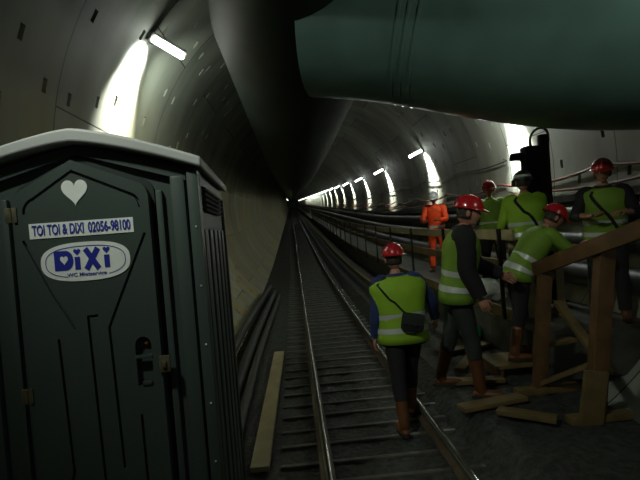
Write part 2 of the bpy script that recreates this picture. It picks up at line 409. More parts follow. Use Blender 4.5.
# ------------------------------------------------------------------ portable toilet
def rrect_strip(p0, p1, w):
    p0, p1 = Vector(p0), Vector(p1); d = (p1 - p0).normalized(); n = Vector((-d.y, d.x)) * w / 2
    e = d * w * .3
    return [tuple(p0 - n - e), tuple(p1 - n + e), tuple(p1 + n + e), tuple(p0 + n - e)]
def toilet():
    W = 1.18; D = 1.12; hx = W / 2
    t = empty('portable_toilet', (-.935, 2.06, -.012), R(3.2), label='dark green portable toilet cabin with pale roof, at the left of the track', cat='portable toilet')
    t.scale = (.865, 1, 1)
    # local: x right, y back, z up; front at y = 0
    eave, peak = 2.235, 2.40
    b = MB()
    b.box((0, D / 2, .07), (W + .02, D + .02, .14), bev=.02); b.build('base_skid', M['dixi_d'], t)
    b = MB()
    prof = [(-hx, .14), (hx, .14), (hx, eave), (0, peak - .01), (-hx, eave)]
    b.prism(prof, .03, D); body = b.build('cabin_body', M['dixi'], t, 20)
    # corner posts and ribs on the front
    for sx in (-1, 1):
        b = MB(); b.box((sx * (hx - .015), .03, 1.19), (.06, .09, 2.10), bev=.012); o = b.build('corner_post', M['dixi'], t)
        b = MB(); b.box((sx * (hx - .095), .02, 1.18), (.075, .05, 2.06), bev=.014); b.build('front_rib', M['dixi'], t)
        b = MB(); b.box((sx * (hx - .195 - (.03 if sx < 0 else 0)), .02, 1.15), (.035, .035, 2.0), bev=.01); b.build('front_rib', M['dixi'], t)
        for k in range(7):
            b = MB(); b.ell((sx * (hx - .012), -.016, .35 + .27 * k), (.006, .004, .006), u=8, v=6); b.build('rivet', M['rivet'], t)
    # gable fascia above the door
    b = MB(); b.prism([(-hx + .05, eave - .05), (0, peak - .07), (hx - .05, eave - .05), (hx - .05, eave), (0, peak - .03), (-hx + .05, eave)], .0, .05); b.build('gable_panel', M['dixi'], t, 20)
    # side panels with horizontal corrugation, vents high on the flank
    for sx in (-1, 1):
        for k in range(5):
            b = MB(); yy = .17 + k * .195
            b.box((sx * (hx + .003), yy, 1.10), (.022, .12, 1.72), bev=.01); b.build('side_rib', M['dixi'], t)
        b = MB()
        for k in range(5): b.box((sx * (hx + .012), D / 2, 2.06 + k * .026), (.022, .78, .012), Euler((0, sx * .4, 0)))
        b.build('vent_grille', M['dixi'], t)
        b = MB(); b.box((sx * (hx + .008), D - .03, 1.16), (.03, .06, 2.02), bev=.01); b.build('corner_post', M['dixi'], t)
    # roof: thick pale arch with a low ridge
    def top(x):
        q = abs(x) / (hx + .045); return peak + .035 - .155 * (q ** 1.35)
    xs = [(-1 + 2 * i / 24) * (hx + .045) for i in range(25)]
    b = MB()
    poly = [(x, top(x)) for x in xs] + [(x, top(x) - .05 - .012 * (1 - abs(x) / hx)) for x in reversed(xs)]
    b.prism(poly, -.055, D + .05); rf = b.build('roof', M['roof'], t, 35)
    m = rf.modifiers.new('b', 'BEVEL'); m.width = .012; m.segments = 3; m.limit_method = 'ANGLE'; m.angle_limit = R(50)
    # vent pipe on the roof back corner is out of sight; door with carved grooves
    dl, dr = -.295, .352; d0 = .17; dtop, dsh = 2.30, 2.19
    def arch(l, r, sh, tp, c=.07):
        mid = (l + r) / 2
        pts = [(l, d0), (r, d0), (r, sh - c)]
        for k in range(1, 6):
            a = k / 6 * math.pi / 2; pts.append((r - c + c * math.cos(a), sh - c + c * math.sin(a)))
        pts += [(-.01, tp)]
        for k in range(1, 6):
            a = math.pi / 2 + k / 6 * math.pi / 2; pts.append((l + c + c * math.cos(a), sh - c + c * math.sin(a)))
        pts.append((l, sh - c)); return pts
    b = MB(); b.prism(arch(dl - .02, dr + .02, dsh + .02, dtop + .02), .012, .05); b.build('door_seal', M['dixi_d'], t, 20)
    b = MB(); b.prism(arch(dl, dr, dsh, dtop), -.035, .045); door = b.build('door', M['dixi'], t, 20)
    # grooves carved into the door skin
    g = MB()
    mid = (dl + dr) / 2
    lines = []
    c = arch(dl + .045, dr - .045, dsh - .05, dtop - .05, .06)[2:]
    c = [(x, z) for x, z in c]
    lines += [[(.32, 1.957), (.158, 1.65), (.109, 1.554), (.125, .925)], [(-.262, 1.96), (-.146, 1.72), (-.056, 1.567)],
              [(.055, 1.612), (.011, 1.61), (.033, .60)], [(-.138, 1.52), (-.12, .934), (-.15, .85), (-.15, .5)], [(.23, 1.15), (.235, .62)]]
    lines.append(c)
    for ln in lines:
        for a_, b_ in zip(ln, ln[1:]):
            if (Vector(a_) - Vector(b_)).length > .004: g.prism(rrect_strip(a_, b_, .013), -.06, -.018)
    cut = g.build('cut', None, None, 0)
    # recess for the lock
    k = MB(); pol = [(.226, 1.28), (.306, 1.28), (.306, 1.46)] + [(.266 + .04 * math.cos(a * math.pi / 8), 1.46 + .04 * math.sin(a * math.pi / 8)) for a in range(1, 8)] + [(.226, 1.46)]
    k.prism(pol, -.07, -.002); cut2 = k.build('cut2', None, None, 0)
    for cc in (cut, cut2): cc.parent = t
    bpy.context.view_layer.update()
    for cc in (cut, cut2):
        md = door.modifiers.new('g', 'BOOLEAN'); md.operation = 'DIFFERENCE'; md.object = cc; md.solver = 'EXACT'
        if cc is cut:
            try: md.use_self = True
            except Exception: pass
    dg = bpy.context.evaluated_depsgraph_get(); ev = door.evaluated_get(dg)
    me = bpy.data.meshes.new_from_object(ev); door.modifiers.clear()
    if len(me.polygons) > 20: door.data = me
    for p in door.data.polygons: p.use_smooth = False
    bpy.data.objects.remove(cut); bpy.data.objects.remove(cut2)
    # lock: occupied dial, handle bar
    b = MB(); b.ell((.278, -.012, 1.468), (.013, .008, .013), u=10, v=8); b.build('dial', M['red_ind'], door)
    b = MB(); b.ell((.255, -.012, 1.468), (.008, .006, .008), u=10, v=8); b.build('dial', M['green_ind'], door)
    b = MB(); b.box((.266, -.03, 1.41), (.085, .02, .014), bev=.004); b.build('door_handle', M['dixi'], door)
    b = MB(); b.box((.273, -.03, 1.29), (.05, .022, .018), bev=.006); tag(b.build('door_handle', M['pipe'], door), 'worn grey lower grip')
    b = MB(); b.box((dr + .015, -.04, 1.37), (.055, .014, .075), bev=.004); b.box((dr + .015, -.05, 1.37), (.02, .012, .03), bev=.004); b.build('lock_plate', M['brass'], door)
    # hinges
    for z in (2.075, 1.29, .45):
        b = MB(); b.box((dl - .012, -.037, z), (.055, .012, .065), bev=.003); b.cyl((dl - .012, -.044, z - .03), (dl - .012, -.044, z + .03), .006, 8); b.build('hinge', M['brass'], door)
    yf = -.0365
    # heart
    hp = []
    for k in range(48):
        a = 2 * math.pi * k / 48
        hp.append((16 * math.sin(a) ** 3 / 16 * .062, (13 * math.cos(a) - 5 * math.cos(2 * a) - 2 * math.cos(3 * a) - math.cos(4 * a)) / 16 * .062))
    HX, HZ = 0.0, 2.165
    b = MB(); b.prism([(HX + x, HZ + z) for x, z in hp][::-1], yf - .002, yf + .001); b.build('heart_sticker', M['white'], door, 0)
    # the telephone strip
    def text(body, size, x, z, mt, par, bold=.0, sx=1.0, align='CENTER', nm='lettering', tilt=0.0, ext=.0006, y=yf - .0035):
        cu = bpy.data.curves.new(nm, 'FONT'); cu.body = body; cu.size = size; cu.align_x = align; cu.align_y = 'CENTER'; cu.offset = bold; cu.extrude = ext
        cu.resolution_u = 6
        o = bpy.data.objects.new(nm, cu); col.objects.link(o)
        dg = bpy.context.evaluated_depsgraph_get(); me = bpy.data.meshes.new_from_object(o.evaluated_get(dg)); bpy.data.objects.remove(o)
        xs_ = [v.co.x for v in me.vertices]; wd = max(xs_) - min(xs_); me.transform(Matrix.Translation((-(max(xs_) + min(xs_)) / 2, 0, 0))); me.transform(Matrix.Diagonal((sx / wd, 1, 1, 1)))
        me.transform(Matrix.Rotation(tilt, 4, 'Z')); me.transform(Matrix.Rotation(math.pi / 2, 4, 'X')); me.transform(Matrix.Translation((x, y, z)))
        me.materials.clear(); me.materials.append(mt)
        q = bpy.data.objects.new(nm, me); col.objects.link(q); q.parent = par; return q
    SX, SZ = .02, 2.0
    b = MB(); b.box((SX, yf, SZ), (.50, .003, .066)); st = b.build('phone_sticker', M['white'], door, 0)
    text('TOI TOI & DIXI', .062, SX - .113, SZ, M['blue'], st, .0012, .245)
    text('02056-98100', .062, SX + .133, SZ, M['blue'], st, .0014, .205)
    # the oval logo sticker
    OX, OZ = .026, 1.855; a_, c_ = .215, .085
    def ov(a_, c_, n=64, e=2.6):
        r = []
        for k in range(n):
            t_ = 2 * math.pi * k / n; cs, sn = math.cos(t_), math.sin(t_)
            r.append((OX + a_ * math.copysign(abs(cs) ** (2 / e), cs), OZ + c_ * math.copysign(abs(sn) ** (2 / e), sn)))
        return r
    b = MB(); b.prism(ov(a_, c_), yf - .002, yf + .001); lg = b.build('logo_sticker', M['white'], door, 0)
    b = MB(); o1, o2 = ov(a_ - .022, c_ - .016), ov(a_ - .0255, c_ - .0195); yv = yf - .0032
    n_ = len(o1)
    for k in range(n_):
        if 44 <= k <= 52: continue
        q = [o1[k], o1[(k + 1) % n_], o2[(k + 1) % n_], o2[k]]
        b.bm.faces.new([b.bm.verts.new((x, yv, z)) for x, z in q])
    b.build('oval_line', M['blue'], lg, 0, fix=False)
    # D with a heart shaped hole, i with heart dots, X
    def poly(pts, nm='lettering', m_=M['blue'], y_=yf - .0035):
        b = MB(); b.prism(pts, y_, y_ + .001); return b.build(nm, m_, lg, 0)
    LH = .086; zb = OZ - .034
    x0 = OX - .150
    D_ = [(x0, zb), (x0 + .055, zb)] + [(x0 + .055 + .036 * math.cos(a), zb + LH / 2 + LH / 2 * math.sin(a)) for a in [(-90 + 18 * i) * math.pi / 180 for i in range(1, 10)]] + [(x0 + .055, zb + LH), (x0, zb + LH)]
    poly(D_)
    poly([(x0 + .047 + x * .30, zb + .046 + z * .34) for x, z in hp][::-1], 'heart_hole', M['white'], yf - .0048)
    def ii(x):
        poly([(x - .013, zb), (x + .013, zb), (x + .013, zb + .056), (x - .013, zb + .056)])
        poly([(x + a * .27, zb + .078 + c * .27) for a, c in hp][::-1])
    ii(x0 + .110)
    xx = x0 + .181; w = .026
    poly(rrect_strip((xx - w, zb + .004), (xx + w, zb + LH - .004), .026)); poly(rrect_strip((xx - w, zb + LH - .004), (xx + w, zb + .004), .026), y_=yf - .0037)
    ii(x0 + .252)
    text('WC Mietservice', .022, OX, OZ - .056, M['blue'], lg, .0002, .19)
toilet()

# ------------------------------------------------------------------ long things beside the track
def hose(pts, r, m, name, label, cat, group=None, seg=10, n=8):
    p, _ = smooth_path(pts, None, n); p = [Vector((q.x, q.y, q.z + rise(q.y))) for q in p]
    b = MB(); b.tube(p, r, seg); return tag(b.build(name, m), label, cat, group)
hose([(-1.0, 4.0, .25), (-1.0, 7.0, .26), (-.93, 10, .25), (-.80, 13.3, .20)], .075, M['hose'], 'pipe', 'dark pipe closest to the left tunnel wall', 'pipe')
hose([(-.83, 4.0, .09), (-.82, 7.0, .09), (-.76, 10, .09), (-.66, 13.0, .09)], .07, M['hose'], 'pipe', 'dark pipe on the ballast, middle of the three at the left wall', 'pipe')
hose([(-.66, 4.0, .075), (-.66, 7.0, .075), (-.60, 9.5, .075), (-.52, 12.4, .075)], .055, M['hose'], 'pipe', 'dark pipe on the ballast, nearest to the track of the three', 'pipe')
def plank(a, b_, w, h, label, m='timber2', group=None, name='plank'):
    b = MB(); b.bar(a, b_, w, h, bev=.006); return tag(b.build(name, M[m]), label, 'plank', group)
plank((-.41, 3.55, .045), (-.36, 7.0, .045), .15, .045, 'long pale plank lying between toilet and left rail')

# kerb timber right of the track
b = MB(); tag(sweep('kerb_beam', [(1.97, .17), (2.09, .17), (2.09, .29), (1.97, .29)], 7.4, 90, M['timber']), 'long beam edging the track on the right, running into the distance', 'beam')
# pipes stacked on the right wall, above the walkway
for x, z, r, lb in ((3.98, 1.0, .16, 'lowest grey pipe along the right wall above the walkway'), (4.10, 1.45, .13, 'middle grey pipe along the right wall above the walkway'), (4.18, 1.85, .11, 'top grey pipe along the right wall, under the cable tray')):
    tag(sweep('service_pipe', circ(x, z, r, 14), 2.0, 150, M['pipe']), lb, 'pipe')
t = empty('cable_tray', (0, 0, 0), label='dark cable tray running along the right wall below the lamps', cat='cable tray')
sweep('tray', [(4.12, 2.03), (4.50, 2.03), (4.50, 2.06), (4.14, 2.06), (4.14, 2.12), (4.12, 2.12)], 2.0, 150, M['platform'], t)
for i in range(24):
    y = 3 + 2.6 * i
    b = MB(); b.bar((4.15, y, 2.015 + rise(y)), (4.5, y, 2.015 + rise(y)), .05, .03); b.bar((3.8, y, .82 + rise(y)), (4.43, y, .82 + rise(y)), .05, .04)
    b.bar((4.46, y, .6 + rise(y)), (4.46, y, 2.03 + rise(y)), .05, .05); b.build('tray_bracket', M['steel'], t)
def wavy(z, amp, ph, y0, y1, r, m, label, name='cable'):
    pts = []; y = y0
    while y < y1:
        u = (y - y0 + ph) % 3.2 / 3.2; zz = z - amp * (1 - (2 * u - 1) ** 2)
        xw = CX + math.sqrt((RR - .05 - r) ** 2 - (zz - CZ) ** 2); pts.append((xw, y, zz)); y += .4
    return hose(pts, r, m, name, label, 'cable', None, 8, 2)
wavy(2.52, .12, 0, 3.0, 45, .025, M['redhose'], 'upper red brown cable sagging along the right wall')
wavy(2.30, .08, 1.2, 3.0, 45, .022, M['redhose'], 'lower red brown cable sagging along the right wall')
wavy(3.05, .10, .7, 9.0, 45, .014, M['black'], 'thin black cable sagging below the lamps on the right wall')

# walkway guard rail
t = empty('guard_rail', (2.6, 5.0, .6), label='timber guard rail on steel posts along the walkway edge', cat='guard rail')
def local(o, par):  # geometry was written in world coordinates
    o.location = -par.location; return o
for z, nm in ((1.66, 'top_rail'), (1.28, 'middle_rail')):
    local(sweep(nm, [(2.585, z - .065), (2.62, z - .065), (2.62, z + .065), (2.585, z + .065)], 5.2, 60, M['timber2' if z > 1.5 else 'timber']), t).parent = t
local(sweep('toe_board', [(2.585, .60), (2.615, .60), (2.615, .74), (2.585, .74)], 5.2, 60, M['timber']), t).parent = t
y = 5.5
while y < 60:
    b = MB(); b.box((2.565, y, 1.17 + rise(y)), (.04, .05, 1.14), bev=.004); local(b.build('post', M['black']), t).parent = t
    y += 2.1

# timber steps barrier in front, right
t = empty('timber_barrier', (2.2, 3.7, .2), label='rough timber barrier with two uprights and a sloping handrail at the right front', cat='barrier')
def tb(nm, a, b_, w, h, m='timber3', up=(0, 0, 1)):
    a = (a[0] + .08, a[1], a[2]); b_ = (b_[0] + .08, b_[1], b_[2])
    b = MB(); b.bar(a, b_, w, h, bev=.006, up=up); local(b.build(nm, M[m]), t).parent = t
tb('upright', (2.13, 4.12, .17), (2.27, 4.12, 1.40), .11, .09, 'timber3', (0, 1, 0))
tb('upright', (2.22, 3.46, .17), (2.40, 3.46, 1.60), .13, .09, 'timber3', (0, 1, 0))
tb('handrail', (2.21, 4.20, 1.36), (2.40, 2.75, 1.82), .05, .13)
tb('foot_board', (2.14, 3.40, .17), (2.22, 3.40, .62), .19, .035, 'timber', (0, 1, 0))
tb('brace', (2.10, 4.18, .24), (2.48, 3.70, .60), .09, .04, 'timber')
tb('brace', (2.20, 4.20, .62), (2.62, 4.30, .62), .09, .04, 'timber')
tb('sill', (1.9, 4.12, .225), (2.52, 4.12, .225), .10, .06, 'timber')
tb('sill', (2.0, 3.46, .225), (2.52, 3.46, .225), .10, .06, 'timber')
tb('brace', (2.40, 3.5, .55), (2.36, 4.1, 1.05), .09, .04, 'timber')
# loose planks around the barrier
plank((1.35, 3.86, .235), (1.98, 3.98, .235), .14, .04, 'loose plank on the ballast nearest the boots of the tall worker in profile', 'timber')
plank((1.52, 4.52, .235), (2.03, 4.46, .235), .13, .04, 'loose plank on the ballast left of the front barrier post', 'timber')
plank((1.62, 3.72, .25), (1.98, 3.44, .25), .12, .04, 'short plank lying aslant before the barrier post', 'timber')
plank((1.72, 4.86, .235), (2.10, 5.4, .235), .12, .04, 'plank lying aslant behind the boots of the bending worker', 'timber')
plank((1.7, 5.55, .24), (2.45, 5.75, .24), .16, .04, 'wide plank across the ballast below the guard rail', 'timber')
# small work step under the bending worker
t = empty('timber_step', (2.27, 4.76, .2), label='low timber step under the boots of the bending worker', cat='step')
b = MB(); b.box((0, 0, .125), (.56, .46, .04), bev=.005); b.build('tread', M['timber'], t)
for sx in (-1, 1):
    b = MB(); b.box((sx * .22, 0, .05), (.06, .42, .11), bev=.005); b.build('bearer', M['timber3'], t)
# pallet standing upright on the walkway
t = empty('timber_pallet', (2.98, 5.42, .6), R(-4), label='pale timber pallet standing upright on the walkway', cat='pallet')
for x in (-.28, -.09, .09, .28):
    b = MB(); b.box((x, 0, .5), (.10, .02, 1.0), bev=.003); b.build('slat', M['timber2'], t)
for z in (.06, .5, .94):
    b = MB(); b.box((0, .05, z), (.66, .08, .09), bev=.003); b.build('bearer', M['timber'], t)
# white sack and green net on the walkway
def lump(nm, c, s, m, label, cat, seed):
    rnd = random.Random(seed); bm = bmesh.new(); bmesh.ops.create_icosphere(bm, subdivisions=3, radius=1)
    from mathutils import noise
    for v in bm.verts:
        k = 1 + .35 * noise.noise(v.co * 1.8 + Vector((seed, 0, 0))) + .1 * noise.noise(v.co * 5)
        v.co = Vector((v.co.x * s[0] * k, v.co.y * s[1] * k, max(-.85, v.co.z) * s[2] * k))
    z0 = min(v.co.z for v in bm.verts)
    for v in bm.verts: v.co.z -= z0
    b = MB(); b.bm.free(); b.bm = bm
    o = b.build(nm, m, None, 60); o.location = c; return tag(o, label, cat)
lump('sack', (2.95, 6.7, .6), (.26, .2, .18), M['sack'], 'crumpled white sack on the walkway behind the guard rail', 'sack', 2)
lump('safety_net', (2.35, 6.3, .195), (.2, .3, .12), M['net'], 'crumpled green net on the ballast below the walkway', 'net', 5)

# ------------------------------------------------------------------ railway signal
t = empty('railway_signal', (3.45, 6.25, .6), R(0), label='black signal with two hooded lenses on a post beside the right wall', cat='signal')
b = MB(); b.box((.23, .05, 1.21), (.12, .10, 2.42), bev=.01); b.box((.23, .05, .02), (.28, .3, .04), bev=.01); b.build('post', M['black'], t)
b = MB(); b.box((.14, .05, 1.72), (.14, .05, .05)); b.box((.14, .05, 2.12), (.14, .05, .05)); b.build('clamp', M['black'], t)
b = MB(); b.box((0, 0, 1.92), (.21, .18, .67), bev=.02); b.build('signal_housing', M['black'], t)
for z in (2.10, 1.74):
    b = MB(); rings = []
    for k in range(4):
        x = -.105 - .16 * k / 3; r0 = .085 - .01 * k / 3
        rings.append([Vector((x, r0 * math.cos(a), z + r0 * math.sin(a))) for a in [R(-20 + 220 * i / 14) for i in range(15)]])
    vs = [[b.bm.verts.new(p) for p in r] for r in rings]; b.skinrings(vs, False, False)
    o = b.build('lens_hood', M['black'], t); m = o.modifiers.new('s', 'SOLIDIFY'); m.thickness = .006
    b = MB(); b.cyl((-.10, 0, z), (-.12, 0, z), .07, 16); b.build('lens', M['grime'], t)
b = MB(); p, _ = smooth_path([(.05, .05, 2.24), (.04, .05, 2.36), (.10, .05, 2.47), (.22, .05, 2.52), (.31, .05, 2.44), (.31, .06, 2.2), (.31, .06, 1.4)], None, 6); b.tube(p, .018, 8); b.build('conduit', M['black'], t)

# ------------------------------------------------------------------ people
def rot_pts(v, lean, side): return Matrix.Rotation(-lean, 3, 'X') @ (Matrix.Rotation(side, 3, 'Y') @ v)
def head_mesh(mb, c, q, s):
    bm = bmesh.new(); bmesh.ops.create_uvsphere(bm, u_segments=24, v_segments=18, radius=1)
    for v in bm.verts:
        x, y, z = v.co
        X, Y, Z = x * .077, y * .096, z * .118
        if z < 0: X *= 1 + .28 * z; Y = Y * (1 + .10 * z) + (.012 * -z if y > 0 else .02 * z * -y)
        if y > .55 and abs(x) < .30 and -.35 < z < .12: Y += .024 * (1 - abs(x) / .30) * (1 - abs(z + .18) / .34 if abs(z + .18) < .34 else 0)   # nose
        if y > .5 and .0 < z < .30 and .15 < abs(x) < .55: Y -= .007                                                # sockets
        if y > .5 and -.62 < z < -.45 and abs(x) < .4: Y += .004
        if y > .4 and z < -.75: Y += .010                                                                        # chin
        v.co = Vector((X, Y, Z))
    for sx in (-1, 1):
        m = Matrix.Translation((sx * .079, -.004, -.012)) @ Matrix.Diagonal((.012, .020, .032, 1))
        bmesh.ops.create_uvsphere(bm, u_segments=10, v_segments=8, radius=1, matrix=m)
    for v in bm.verts: v.co = c + q @ (v.co * s)
    me = bpy.data.meshes.new('x'); bm.to_mesh(me); bm.free(); mb.bm.from_mesh(me); bpy.data.meshes.remove(me)

def person(loc, rz, H, label, lean=0, side=0, head=(0, 0), arms=None, legs=None, vest='vest', shirt='blackcloth', trousers='blackcloth',
           boots='boot', helmet='helmet', sleeve=1.0, strap=None, full=None, short=1.0, bulk=1.12, sr=1.0, band=True, legband=False, helmet_band=False, vestopen=False):
    s = H / 1.82
    t = empty('person', loc, rz, label=label, cat='person')
    arms = arms or {}; legs = legs or {}
    A = {-1: dict(f=0, b=10, e=15, c=0), 1: dict(f=0, b=10, e=15, c=0)}; Lg = {-1: dict(f=0, b=4, k=0), 1: dict(f=0, b=4, k=0)}
    for k, v in arms.items(): A[k].update(v)
    for k, v in legs.items(): Lg[k].update(v)
    lean, side = R(lean), R(side)
    def T(v): return rot_pts(Vector(v) * s, lean, side)
    pel = Vector((0, 0, 0))
    J = {}
    for sx in (-1, 1):
        hip = Vector((sx * .095, 0, -.03)) * s
        f, bb, k = (R(Lg[sx][x]) for x in ('f', 'b', 'k'))
        d1 = Vector((sx * math.sin(bb), math.sin(f) * math.cos(bb), -math.cos(f) * math.cos(bb)))
        kn = hip + d1 * .43 * s
        f2 = f - k; d2 = Vector((sx * math.sin(bb) * .6, math.sin(f2), -math.cos(f2))).normalized()
        an = kn + d2 * .41 * s
        J['hip', sx], J['kn', sx], J['an', sx] = hip, kn, an
    low = min(J['an', 1].z, J['an', -1].z); pz = -low + .088 * s
    off = Vector((0, 0, pz))
    for k in list(J): J[k] = J[k] + off
    pel = off
    waist = off + T((0, 0, .14)); chest = off + T((0, .01, .38)); neck = off + T((0, 0, .55)); 
    hq = Euler((R(-head[0]) , 0, R(head[1]))).to_matrix() @ Matrix.Rotation(-lean * .45, 3, 'X') @ Matrix.Rotation(side * .5, 3, 'Y')
    hb = neck + rot_pts(Vector((0, .005, .07)) * s, lean, side); hc = hb + hq @ Vector((0, .022, .085)) * s
    for sx in (-1, 1):
        sh = off + T((sx * .185, 0, .485)); a = A[sx]; f, bb, e, c = (R(a[x]) for x in 'fbec')
        d1 = Vector((sx * math.sin(bb), math.sin(f) * math.cos(bb), -math.cos(f) * math.cos(bb)))
        el = sh + d1 * .295 * s
        f2 = f + e; d2 = Vector((-sx * math.sin(c) + sx * math.sin(bb) * .5, math.sin(f2) * math.cos(c), -math.cos(f2) * math.cos(c))).normalized()
        wr = el + d2 * .255 * s
        J['sh', sx], J['el', sx], J['wr', sx], J['hd', sx] = sh, el, wr, d2
    # ---- the body: one skinned figure, with head and hands joined on
    V = [pel, waist, chest, neck, hb]; Rd = [.105, .10, .12, .055, .052]; E = [(0, 1), (1, 2), (2, 3), (3, 4)]
    for sx in (-1, 1):
        i = len(V); V += [J['hip', sx], J['kn', sx], J['an', sx]]; Rd += [.078, .052, .036]; E += [(0, i), (i, i + 1), (i + 1, i + 2)]
        i = len(V); V += [J['sh', sx], J['el', sx], J['wr', sx]]; Rd += [.052, .040, .028]; E += [(2, i), (i, i + 1), (i + 1, i + 2)]
    me = bpy.data.meshes.new('b'); me.from_pydata([tuple(v) for v in V], E, []); ob = bpy.data.objects.new('b', me); col.objects.link(ob)
    sk = ob.modifiers.new('s', 'SKIN'); ob.modifiers.new('d', 'SUBSURF').levels = 1
    ob.modifiers['d'].render_levels = 1
    for i, v in enumerate(me.skin_vertices[0].data): v.radius = (Rd[i] * s, Rd[i] * s); v.use_root = (i == 0)
    dg = bpy.context.evaluated_depsgraph_get(); me2 = bpy.data.meshes.new_from_object(ob.evaluated_get(dg)); bpy.data.objects.remove(ob)
    mb = MB(); mb.bm.from_mesh(me2); bpy.data.meshes.remove(me2)
    head_mesh(mb, hc, hq, s)
    for sx in (-1, 1):   # hands: palm, four fingers, thumb
        w, d = J['wr', sx], J['hd', sx]
        fw = Vector((0, 1, 0)); n = (fw - d * fw.dot(d))
        if n.length < .2: n = Vector((0, 0, 1)) - d * d.z
        n.normalize(); lat = d.cross(n)  # spread axis: n = thumb side, lat = palm normal
        if lat.dot(Vector((-sx, 0, 0))) < 0: lat = -lat
        pc = w + d * .045 * s
        mm = Matrix((n, d, lat)).transposed()
        mb.ell(pc, (.041 * s, .052 * s, .016 * s), mm, 12, 8)
        for q in range(4):
            b0 = w + d * .075 * s + n * (.030 - .020 * q) * s; L_ = (.070, .080, .074, .058)[q] * s
            p1 = b0 + d * L_ * .45 + lat * .010 * s; p2 = p1 + (d * .75 + lat * .65) * L_ * .33; p3 = p2 + (d * .35 + lat * .9) * L_ * .28
            mb.tube([b0 - d * .02 * s, b0, p1, p2, p3], [.008 * s, .009 * s, .0085 * s, .008 * s, .005 * s], 8)
        b0 = w + d * .03 * s + n * .03 * s
        mb.tube([b0 - n * .012 * s, b0 + (n * .6 + d * .5) * .03 * s, b0 + (n * .7 + d * .9 + lat * .3) * .04 * s, b0 + (n * .6 + d * 1.4 + lat * .7) * .045 * s], [.012 * s, .011 * s, .010 * s, .006 * s], 8)
    body = mb.build('body', M['skin'], t, 80)
    # face details
    for sx in (-1, 1):
        c = hc + hq @ Vector((sx * .030, .083, .012)) * s
        b = MB(); b.ell(c, (.012 * s, .008 * s, .008 * s), hq, 10, 8); e = b.build('eye', M['eye'], body)
        b = MB(); b.ell(c + hq @ Vector((0, .006, 0)) * s, (.005 * s, .004 * s, .005 * s), hq, 8, 6); b.build('pupil', M['pupil'], body)
    b = MB(); b.ell(hc + hq @ Vector((0, .089, -.060)) * s, (.024 * s, .007 * s, .006 * s), hq, 10, 6); b.build('mouth', M['lip'], body)
    # hair below the helmet
    b = MB(); bm = b.bm; rings = []
    for k in range(7):
        z = .055 - .115 * k / 6; rr = math.sqrt(max(.05, 1 - (z / .125) ** 2)); row = []
        for j in range(15):
            a = R(180 + (-105 + 210 * j / 14)); # back of the head
            row.append(bm.verts.new(hc + hq @ Vector((math.sin(a) * .083 * rr, math.cos(a) * .103 * rr, z)) * s))
        rings.append(row)
    b.skinrings(rings, False, False); hr = b.build('hair', M['hair'], t, 80); md = hr.modifiers.new('s', 'SOLIDIFY'); md.thickness = .008
    # helmet
    hm = M[helmet]
    b = MB(); rings = []
    for k in range(9):
        a = k / 8 * math.pi / 2 * .97; r0 = math.cos(a); z = math.sin(a) * .115
        rings.append([hc + hq @ (Vector((math.sin(2 * math.pi * j / 28) * .108 * r0, math.cos(2 * math.pi * j / 28) * .132 * r0 - .004, .042 + z + (.006 * max(0, 1 - abs(math.sin(2 * math.pi * j / 28)) * 4)) * (k > 2)))) * s for j in range(28)])
    b.loft(rings); he = b.build('helmet', hm, t, 50)
    b = MB(); rings = []
    for rr, z in ((.98, .046), (1.10, .036), (1.10, .030), (.96, .038)):
        rings.append([hc + hq @ Vector((math.sin(a) * .108 * rr, math.cos(a) * .132 * (rr + (.32 * max(0, math.cos(a)) ** 2 if rr > 1 else 0)) - .004, z - (.012 * max(0, math.cos(a)) if rr > 1 else 0))) * s for a in [2 * math.pi * j / 28 for j in range(28)]])
    b.loft(rings, False); b.build('brim', hm, he, 50)
    if helmet_band:
        b = MB(); rings = []
        for z in (.058, .088):
            r0 = math.sqrt(1 - ((z - .042) / .115) ** 2) * 1.02
            rings.append([hc + hq @ Vector((math.sin(a) * .108 * r0, math.cos(a) * .132 * r0 - .004, z)) * s for a in [2 * math.pi * j / 28 for j in range(28)]])
        b.loft(rings, False); tag(b.build('helmet_band', M['helmetw'], he, 50), 'white band around the helmet')
    # ---- torso rings
    def ring(h, g=1.0, n=28):
        """h from -.10 (below the hips) to .56 (neck), metres above the pelvis at 1.82 m"""
        ks = [(-.14, .178, .125), (-.02, .172, .120), (.12, .158, .108), (.26, .172, .118), (.38, .190, .125), (.45, .195, .112), (.50, .165, .088), (.53, .105, .072), (.565, .066, .062)]
        for (h0, w0, d0), (h1, w1, d1) in zip(ks, ks[1:]):
            if h <= h1: break
        q = min(1, max(0, (h - h0) / (h1 - h0))); w = (w0 + (w1 - w0) * q) * (bulk if h < .5 else 1); d = (d0 + (d1 - d0) * q) * (1 + (bulk - 1) * .8)
        out = []
        for j in range(n):
            a = 2 * math.pi * j / n; cs, sn = math.cos(a), math.sin(a)
            x = math.copysign(abs(sn) ** .85, sn) * (w * g) ; y = math.copysign(abs(cs) ** .85, cs) * (d * g)
            v = Vector((x, y, h))
            hh = max(0.0, min(1.0, (h + .14) / .2))
            out.append(off + (rot_pts(v * s, lean * hh, side * hh)))
        return out
    def surf(h, ang, g=1.0):
        r = ring(h, g, 72); return r[int(round(ang / 360 * 72)) % 72]
    hs = [-.02, .06, .14, .22, .30, .38, .43, .47, .50, .53, .56]
    b = MB(); b.loft([ring(h, .97) for h in hs]);
